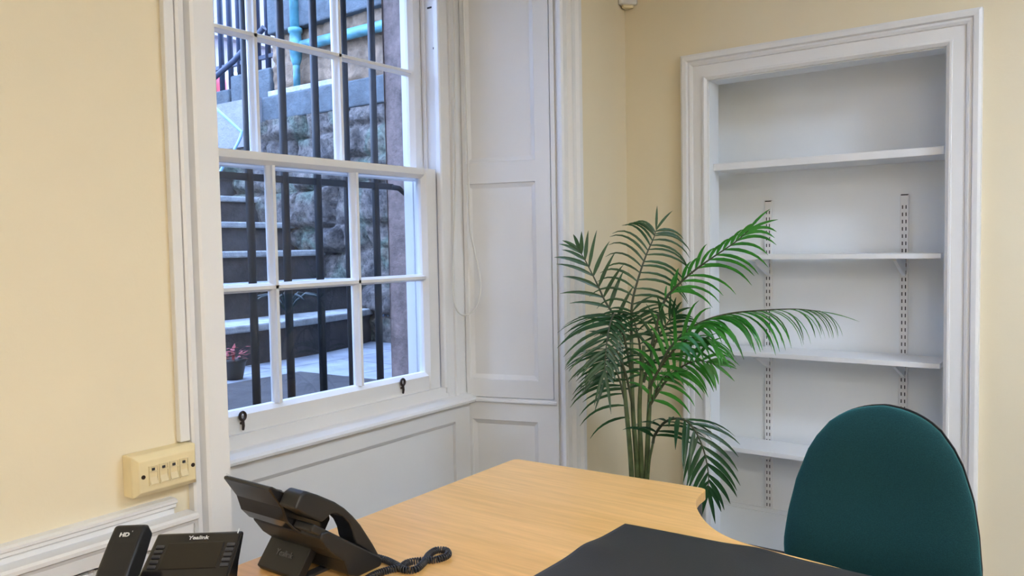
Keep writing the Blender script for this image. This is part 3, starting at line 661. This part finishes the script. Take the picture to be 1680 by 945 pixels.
# ------------------------------------------------------------------ desk phones
def slab_matrix(deg):
    """slab coordinates (x, v up the face, n out of the face) -> local phone space, front = -Y"""
    c, d = math.cos(math.radians(deg)), math.sin(math.radians(deg))
    return Matrix(((1, 0, 0, 0), (0, c, -d, -.08), (0, d, c, .015), (0, 0, 0, 1)))
def phone(label, loc, rz, base, head, hx, cordpath):
    SLM = slab_matrix(base); HDM = slab_matrix(head); sl = lambda p: SLM @ Vector(p); sh = lambda p: HDM @ Vector(p)
    t = thing('desk_phone', label, 'phone', loc, rz, 'black desk phones')
    m = MB(); m.prism([(-.078, .001), (-.083, .006), (-.084, .016), (-.080, .020)]+([(.045, .107), (.060, .108), (.064, .098), (.044, .070), (.010, .040)] if base == head else [(-.005, .076), (.020, .082), (.030, .074), (.012, .045)])+[(.0, .012), (-.02, .001)], lambda p, tt: (tt, p[0], p[1]), -.072, .118)
    m.build('body', BLACKP, t, bevel=.004)
    m = MB(); m.prism([(.112, .0), (.112, .030), (.118, .036), (.268, .034), (.273, .030), (.270, .026), (.229, .010), (.206, -.008), (.182, -.014), (.115, -.010)], lambda p, tt: sh((tt, p[0], p[1])), -.020, .112)
    hd = m.build('display_head', BLACKG, t, bevel=.004, seg=3)
    m = MB(); m.prism([(.0045, .194), (.0895, .194), (.0895, .246), (.0045, .246)], lambda p, tt: sh((p[0], p[1], tt)), .0338, .0362); m.build('screen', SCREEN, hd, bevel=.0008)
    for s in (0, 1):
        for k in range(5):
            m = MB(); x0 = -.0125 if s == 0 else .0945; v = .196+k*.0102
            m.prism([(x0, v), (x0+.0125, v), (x0+.0125, v+.0056), (x0, v+.006)], lambda p, tt: sh((p[0], p[1], tt)), .0340, .0368); m.build('line_key', KEYM, hd, bevel=.0012)
    text_mesh('maker_name', 'Yealink', .0105, LOGO, hd, HDM @ Matrix.Translation((.047, .2565, .0352)), bold=.0002)
    m = MB(); m.prism([(.1045, .2640), (.1058, .2640), (.1058, .2735), (.1045, .2735)], lambda p, tt: sh((p[0], p[1], tt)), .0340, .0357); m.build('message_light', LOGO, hd)
    kp = MB()
    for i in range(3):
        for j in range(4):
            x, v = .005+i*.034, .012+j*.024
            kp.prism([(x, v), (x+.024, v), (x+.024, v+.016), (x, v+.016)], lambda p, tt: sl((p[0], p[1], tt)), .0005, .0045)
    kp.build('keypad', KEYM, t, bevel=.0015)
    m = MB(); m.prism([(-.069, .105), (-.021, .105), (-.021, .190), (-.069, .190)], lambda p, tt: sl((p[0], p[1], tt)), -.01, .004)
    m.prism([(-.069, .006), (-.021, .006), (-.021, .06), (-.069, .06)], lambda p, tt: sl((p[0], p[1], tt)), -.01, .004); m.build('cradle', BLACKP, t, bevel=.003)
    # handset: arched receiver
    outer = [(.242, .012), (.243, .036), (.236, .046), (.206, .0500), (.161, .0530), (.134, .0515), (.107, .0465), (.080, .039), (.054, .0285), (.028, .018), (.006, .0075), (-.004, -.001)]
    inner = [(.004, -.004), (.030, .0015), (.052, .0045), (.072, .0055), (.082, .012), (.094, .023), (.110, .032), (.130, .0365), (.148, .036), (.160, .030), (.167, .018), (.172, .0115), (.195, .0108)]
    m = MB(); poly = outer+inner
    m.prism(poly, lambda p, tt: sl((tt, p[0], p[1])), -.067+hx, -.0215+hx)
    hs = m.build('handset', BLACKP, t, bevel=.006, seg=3)
    ang = math.atan2(.0500-.046, .206-.236)
    text_mesh('hd_mark', 'HD', .0095, LOGO, hs, SLM @ Matrix.Translation((-.046+hx, .218, .0497)) @ Matrix.Rotation(-.10, 4, 'X'), bold=.0004)
    text_mesh('hd_dot', "'", .008, LOGO, hs, SLM @ Matrix.Translation((-.0365+hx, .2215, .0493)) @ Matrix.Rotation(-.10, 4, 'X'))
    # wedge stand under the back
    m = MB(); m.prism([(.044, .0), (.052, .0), (.060, .010), (.018, .064), (.006, .064), (.002, .056)], lambda p, tt: (tt, p[0], p[1]), .0, .115)
    sd = m.build('stand', BLACKP, t, bevel=.002)
    m = MB(); m.box(.0, .02, -.055, .05, 0, .006); m.build('foot_rail', KEYM, sd, bevel=.001)
    m = MB(); m.box(.095, .115, -.055, .05, 0, .006); m.build('foot_rail', KEYM, sd, bevel=.001)
    d = Vector((0, .042, -.054)).normalized()
    # embossed maker name on the back of the stand
    zax = Vector((0, .79, .61)).normalized(); xax = Vector((-1, 0, 0)); yax = zax.cross(xax)
    mt = Matrix(((xax.x, yax.x, zax.x, .0575), (xax.y, yax.y, zax.y, .0405), (xax.z, yax.z, zax.z, .037), (0, 0, 0, 1)))
    text_mesh('stand_lettering', 'Yealink', .016, LOGOD, sd, mt, ext=.0006)
    # coiled cord
    P = spline([Vector((*p, 0)) for p in cordpath], 14)
    L = [0]
    for a, b in zip(P, P[1:]): L.append(L[-1]+(b-a).length)
    def at(s):
        for i in range(len(L)-1):
            if L[i+1] >= s:
                u = (s-L[i])/max(1e-9, L[i+1]-L[i]); return P[i].lerp(P[i+1], u), (P[i+1]-P[i]).normalized()
        return P[-1], (P[-1]-P[-2]).normalized()
    R, pitch = .0056, .0048; path = []; turns = L[-1]/pitch; N = int(turns*9)
    for k in range(N+1):
        s = L[-1]*k/N; c, tg = at(s); nrm = Vector((-tg.y, tg.x, 0)); a = 2*PI*turns*k/N
        path.append((c.x+nrm.x*R*math.cos(a), c.y+nrm.y*R*math.cos(a), .0072+c.z+R*math.sin(a)))
    inv = Matrix.Rotation(-rz, 4, 'Z') @ Matrix.Translation((-loc[0], -loc[1], 0))
    m = MB(); m.tube([inv @ Vector(p) for p in path], .0016, 5); m.build('coiled_cord', CORDM, t, recalc=False)
    return t
phone('black desk phone seen from its left side, coiled cord on the wood', (.970, 1.152, DZ), PI/2, 35, 35, 0,
      [(1.066, 1.108), (1.066, 1.082), (1.060, 1.05), (1.052, 1.022), (1.066, 1.006), (1.10, 1.016), (1.13, 1.032), (1.157, 1.036), (1.166, 1.02), (1.153, 1.002), (1.134, 1.000), (1.118, 1.008), (1.098, 1.030), (1.078, 1.040), (1.055, 1.036), (1.036, 1.045), (1.010, 1.052), (.985, 1.050), (.965, 1.045), (.95, 1.048)])
phone('black desk phone facing the camera with its dark screen and handset', (.567, 1.075, DZ), math.radians(-51), 39, 24.7, .015,
      [(.47, 1.04), (.44, 1.03), (.42, 1.00), (.43, .97), (.46, .95), (.48, .93), (.49, .91)])

# ------------------------------------------------------------------ office chair
ch = thing('office_chair', 'teal upholstered office chair tucked in at the curved desk edge', 'chair', (2.02, .40, 0), 0)
HW = [(.43, .145), (.46, .188), (.52, .210), (.591, .213), (.67, .205), (.742, .192), (.815, .168), (.85, .149), (.887, .121), (.905, .098), (.918, .073), (.928, .042), (.933, .006)]
def hw(z):      # half width of the backrest at height z
    for (a, p), (b, q) in zip(HW, HW[1:]):
        if z <= b: return p+(q-p)*max(0, (z-a)/(b-a))
    return .004
def backrest(name, mat, xo, th, grow, parent, bulge, z0=.43, z1=.933):
    m = MB(); NU, NV = 24, 40; F_, K = [], []
    for j in range(NV+1):
        t = 1-(1-j/NV)**1.6 if j < NV else 1.0
        z = z0+(z1-z0)*t; w = max(.004, hw(z)+grow*.8); z += grow*t
        lean = .03*(z-.44)/.5; lumb = -.018*math.exp(-((z-.60)/.10)**2)
        for i in range(NU+1):
            s = -1+2*i/NU; y = w*math.sin(s*PI/2)
            edge_ = (1-abs(math.sin(s*PI/2))**3.5)*(1-max(0, (t-.55)/.45)**4)*(1-max(0, (.12-t)/.12)**2)
            curve = -.045*(y/.22)**2
            F_.append((xo+lean+lumb+curve-bulge*edge_**.6, y, z)); K.append((xo+lean+lumb+curve+th*(0.3+.7*edge_**.5), y, z))
    q = NU+1
    m.add(F_, [(j*q+i, j*q+i+1, (j+1)*q+i+1, (j+1)*q+i) for j in range(NV) for i in range(NU)], 0, True)
    m.add(K, [(j*q+i, (j+1)*q+i, (j+1)*q+i+1, j*q+i+1) for j in range(NV) for i in range(NU)], 0, True)
    r = [i for i in range(NU)]+[j*q+NU for j in range(NV)]+[NV*q+i for i in range(NU, 0, -1)]+[j*q for j in range(NV, 0, -1)]
    n0 = len(F_); m.add(F_+K, [(r[k], r[(k+1) % len(r)], n0+r[(k+1) % len(r)], n0+r[k]) for k in range(len(r))], 0, True)
    return m.build(name, mat, parent)
br = backrest('backrest', TEAL, 0, .030, 0, ch, .038)
backrest('back_shell', SHELLM, .032, .018, -.001, ch, 0.0)
m = MB(); pts = []
for k in range(48):
    a = 2*PI*k/48; c, s = math.cos(a), math.sin(a)
    pts.append((-.20+.235*math.copysign(abs(c)**.55, c), .245*math.copysign(abs(s)**.55, s)))
def ring(f, z): return [(-.20+(p[0]+.20)*f, p[1]*f, z) for p in pts]
rows = [ring(.90, .405), ring(.99, .42), ring(1.0, .45), ring(.97, .475), ring(.88, .487), ring(.6, .487), ring(.25, .484)]
vs = [v for r in rows for v in r]
m.add(vs, [(i*48+k, i*48+(k+1) % 48, (i+1)*48+(k+1) % 48, (i+1)*48+k) for i in range(len(rows)-1) for k in range(48)], 0, True)
m.add(rows[0], [tuple(range(48))[::-1]]); m.add(rows[-1], [tuple(range(48))]); m.build('seat', TEAL, ch)
m = MB(); m.add(ring(.9, .385)+ring(.94, .4045), [(k, (k+1) % 48, 48+(k+1) % 48, 48+k) for k in range(48)]+[tuple(range(48))[::-1], tuple(range(48, 96))]); m.build('seat_pan', SHELLM, ch)
m = MB(); m.tube(spline([(-.14, 0, .37), (0, 0, .37), (.075, 0, .41), (.09, 0, .50), (.085, 0, .62)], 5), .02, 10); m.build('back_bar', STEEL, ch)
for s_ in (-1, 1):
    m = MB(); y = s_*.227
    m.prism([(-.312, .575), (-.320, .583), (-.312, .595), (-.23, .600), (-.142, .598), (-.135, .590), (-.142, .575)], lambda p, tt: (p[0], tt, p[1]), y-.046, y+.046)
    m.tube([(-.22, y, .577), (-.21, y+s_*.025, .50), (-.20, y+s_*.028, .41), (-.19, y-s_*.03, .378), (-.19, y-s_*.12, .371)], .012, 8); m.build('armrest', SHELLM, ch, bevel=.004)
m = MB(); m.tube([(-.19, 0, .10), (-.19, 0, .26)], .028, 14); m.tube([(-.19, 0, .26), (-.19, 0, .385)], .018, 14); m.build('gas_column', STEEL, ch)
for k in range(5):
    a = 2*PI*k/5+.3; e = Vector((math.cos(a), math.sin(a), 0))
    m = MB(); c = Vector((-.19, 0, 0)); m.tube([c+Vector((0, 0, .11)), c+e*.14+Vector((0, 0, .10)), c+e*.29+Vector((0, 0, .075))], [.03, .022, .016], 10); bl = m.build('base_leg', SHELLM, ch)
    m = MB(); n_ = Vector((-e.y, e.x, 0)); pc = c+e*.285+Vector((0, 0, .028))
    for s in (-1, 1): m.tube([pc+n_*(s*.008), pc+n_*(s*.022)], .028, 14)
    m.tube([pc, pc+Vector((0, 0, .05))], .007, 8); m.tube([pc-n_*.01, pc+n_*.01], .008, 8); m.build('caster', SHELLM, bl)

# ------------------------------------------------------------------ palm
palm = thing('potted_palm', 'tall artificial palm with arching green fronds in the corner behind the desk', 'potted plant', (2.33, 1.19, 0))
PO = Vector((2.33, 1.19, 0))
m = MB(); m.lathe([(.10, 0), (.11, .005), (.135, .24), (.145, .245), (.145, .265), (.128, .265), (.122, .23)], seg=28); m.build('pot', POTM, palm)
m = MB(); m.lathe([(.122, .20), (.122, .228), (.07, .236), (.01, .238)], seg=24); m.build('soil', SOIL, palm)
def stem(pts, r0, r1):
    P = spline([Vector(p)-PO for p in pts], 6); n = len(P)
    m = MB(); m.tube(P, [r0+(r1-r0)*i/(n-1) for i in range(n)], 8); m.build('stem', STEM, palm)
def frond(pts, side, n, ln, wid=.0075, mat=None, droop=.9, fwd=.55, base=0, sides=(1, 1), lens=(1, 1), tipn=True, sd=0, lift=.25):
    rnd = random.Random(sd); P = spline([Vector(p)-PO for p in pts], 10); N = len(P)
    m = MB(); m.tube(P, [.0042*(1-i/N)+.0012 for i in range(N)], 6, 0)
    side = Vector(side).normalized()
    for k in range(n):
        f = base+(1-base)*(k+.5)/n; i = min(N-2, int(f*(N-1))); p = P[i]; tg = (P[i+1]-P[i]).normalized()
        sv = (side-tg*side.dot(tg)).normalized(); up = tg.cross(sv); up = up if up.z > 0 or abs(up.z) < .15 else -up
        ll = ln*(.55+.45*math.sin(PI*min(1, (f-base)/(1-base)*.85+.18)))
        for si, s in enumerate((-1, 1)):
            if not sides[si]: continue
            L_ = ll*lens[si]*rnd.uniform(.88, 1.1); a = fwd+.5*f+rnd.uniform(-.1, .1)
            d = (sv*s*math.cos(a)+tg*math.sin(a)+up*(lift+rnd.uniform(-.08, .08))).normalized()
            q = p+tg*rnd.uniform(-.004, .004); c = [q.copy()]; NS = 7
            for z in range(NS):
                d = (d+Vector((0, 0, -1))*droop/NS*(.5+1.2*z/NS)*rnd.uniform(.85, 1.15)).normalized(); q = q+d*(L_/NS); c.append(q.copy())
            blade(m, c, wid*rnd.uniform(.85, 1.15), up)
    if tipn:
        tg = (P[-1]-P[-2]).normalized(); sv = (side-tg*side.dot(tg)).normalized()
        for s in (-.35, .35):
            c = [P[-1]+(tg+sv*s*.8).normalized()*(ln*.55)*z/5+Vector((0, 0, -.02*(z/5)**2)) for z in range(6)]
            blade(m, c, wid, tg.cross(sv))
    return m.build('frond', [RACH, mat or LEAF], palm, recalc=False)
def blade(m, c, w, up):
    n = len(c); vs = []
    for i, p in enumerate(c):
        u = i/(n-1); ww = w*.74*(.35+.65*min(1, u*4))*(1-u**2.6)+.0004
        t = (c[min(i+1, n-1)]-c[max(i-1, 0)]).normalized(); sd = t.cross(up)
        if sd.length < .05: sd = t.cross(Vector((.3, .5, .8)))
        sd.normalize(); nn_ = sd.cross(t)
        vs += [p-sd*ww+nn_*ww*.3, p, p+sd*ww+nn_*ww*.3]
    fs = []
    for i in range(n-1): fs += [(3*i, 3*i+1, 3*i+4, 3*i+3), (3*i+1, 3*i+2, 3*i+5, 3*i+4)]
    m.add(vs, fs, 1, True)
RT = (.588, -.809, 0)       # roughly along the wall line between window and alcove
fl = lambda *a, **k: frond(*a, **k)
stem([(2.325, 1.200, .22), (2.322, 1.197, .577), (2.325, 1.212, .80), (2.338, 1.221, 1.03)], .010, .006)
stem([(2.333, 1.190, .22), (2.332, 1.186, .577), (2.330, 1.190, .80), (2.345, 1.180, 1.00)], .010, .006)
stem([(2.342, 1.176, .22), (2.341, 1.172, .577), (2.350, 1.165, .80), (2.357, 1.158, .98)], .011, .006)
stem([(2.318, 1.208, .22), (2.312, 1.212, .577), (2.306, 1.226, .80), (2.310, 1.245, .97)], .010, .006)
stem([(2.346, 1.186, .22), (2.338, 1.166, .577), (2.322, 1.140, .69)], .007, .004)
# upright central frond
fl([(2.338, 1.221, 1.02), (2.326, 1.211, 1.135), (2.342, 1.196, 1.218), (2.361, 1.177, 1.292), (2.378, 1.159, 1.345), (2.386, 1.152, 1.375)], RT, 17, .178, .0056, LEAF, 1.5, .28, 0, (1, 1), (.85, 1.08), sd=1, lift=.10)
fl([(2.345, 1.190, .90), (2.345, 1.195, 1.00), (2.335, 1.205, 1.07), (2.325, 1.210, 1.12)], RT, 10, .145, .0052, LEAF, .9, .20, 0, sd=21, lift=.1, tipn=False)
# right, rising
fl([(2.357, 1.158, 1.00), (2.367, 1.121, 1.135), (2.386, 1.083, 1.192), (2.406, 1.025, 1.246), (2.426, .968, 1.289), (2.445, .911, 1.33), (2.462, .875, 1.365)], (.25, .35, -.75), 15, .195, .0080, LEAF_LIT, 1.1, .65, .12, (1, 1), (.5, 1.0), sd=2, lift=.1)
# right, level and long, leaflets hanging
fl([(2.355, 1.130, .93), (2.370, 1.102, .99), (2.387, 1.051, 1.05), (2.413, 1.002, 1.081), (2.434, .94, 1.103), (2.458, .857, 1.115), (2.510, .752, 1.12), (2.545, .680, 1.113)], (-.80, -.55, 0), 24, .205, .0098, LEAF_LIT, 2.2, .85, .12, sd=3, lift=.0)
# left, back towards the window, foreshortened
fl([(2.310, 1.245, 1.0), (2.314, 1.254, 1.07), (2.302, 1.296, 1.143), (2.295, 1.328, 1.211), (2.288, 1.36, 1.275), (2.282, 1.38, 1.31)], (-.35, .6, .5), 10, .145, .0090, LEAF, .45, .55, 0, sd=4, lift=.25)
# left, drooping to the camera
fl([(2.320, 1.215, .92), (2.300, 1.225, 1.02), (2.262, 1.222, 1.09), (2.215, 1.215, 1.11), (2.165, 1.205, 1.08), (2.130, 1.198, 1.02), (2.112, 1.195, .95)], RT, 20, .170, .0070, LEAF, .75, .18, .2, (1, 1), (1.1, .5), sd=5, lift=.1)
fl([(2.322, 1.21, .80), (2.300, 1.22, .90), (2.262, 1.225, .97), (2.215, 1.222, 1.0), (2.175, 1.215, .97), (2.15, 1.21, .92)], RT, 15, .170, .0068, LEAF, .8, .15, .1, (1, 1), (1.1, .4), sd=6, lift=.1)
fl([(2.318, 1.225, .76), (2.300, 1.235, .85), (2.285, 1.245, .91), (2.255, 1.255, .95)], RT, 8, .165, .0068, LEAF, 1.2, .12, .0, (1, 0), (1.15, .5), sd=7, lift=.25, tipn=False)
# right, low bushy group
fl([(2.348, 1.165, .86), (2.362, 1.130, .93), (2.372, 1.085, .99), (2.375, 1.03, 1.03), (2.37, .98, 1.03), (2.365, .945, 1.01)], (-.3, .5, .2), 14, .150, .0082, LEAF_LIT, 1.3, .6, .05, sd=8, lift=.2)
fl([(2.345, 1.165, .80), (2.372, 1.120, .88), (2.40, 1.075, .93), (2.43, 1.03, .95), (2.455, .99, .94)], RT, 12, .140, .0078, LEAF_LIT, 1.2, .4, .05, sd=9, lift=.1)
fl([(2.35, 1.165, .80), (2.355, 1.14, .86), (2.36, 1.115, .90), (2.362, 1.085, .915)], (-.6, -.3, 0), 7, .13, .0082, LEAF_LIT, 1.2, .5, .05, sd=10, lift=.2)
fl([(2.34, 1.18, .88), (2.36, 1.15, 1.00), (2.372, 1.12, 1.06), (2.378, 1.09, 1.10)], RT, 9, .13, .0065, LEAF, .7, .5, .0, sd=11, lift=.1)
# low arching frond right of the stems
fl([(2.322, 1.140, .69), (2.32, 1.13, .72), (2.292, 1.080, .772), (2.278, 1.02, .790), (2.268, .975, .765), (2.268, .945, .705), (2.271, .932, .635), (2.275, .935, .585)], RT, 16, .170, .0095, LEAF, .85, .42, .10, (1, 1), (.95, 1.05), sd=12, lift=-.05)
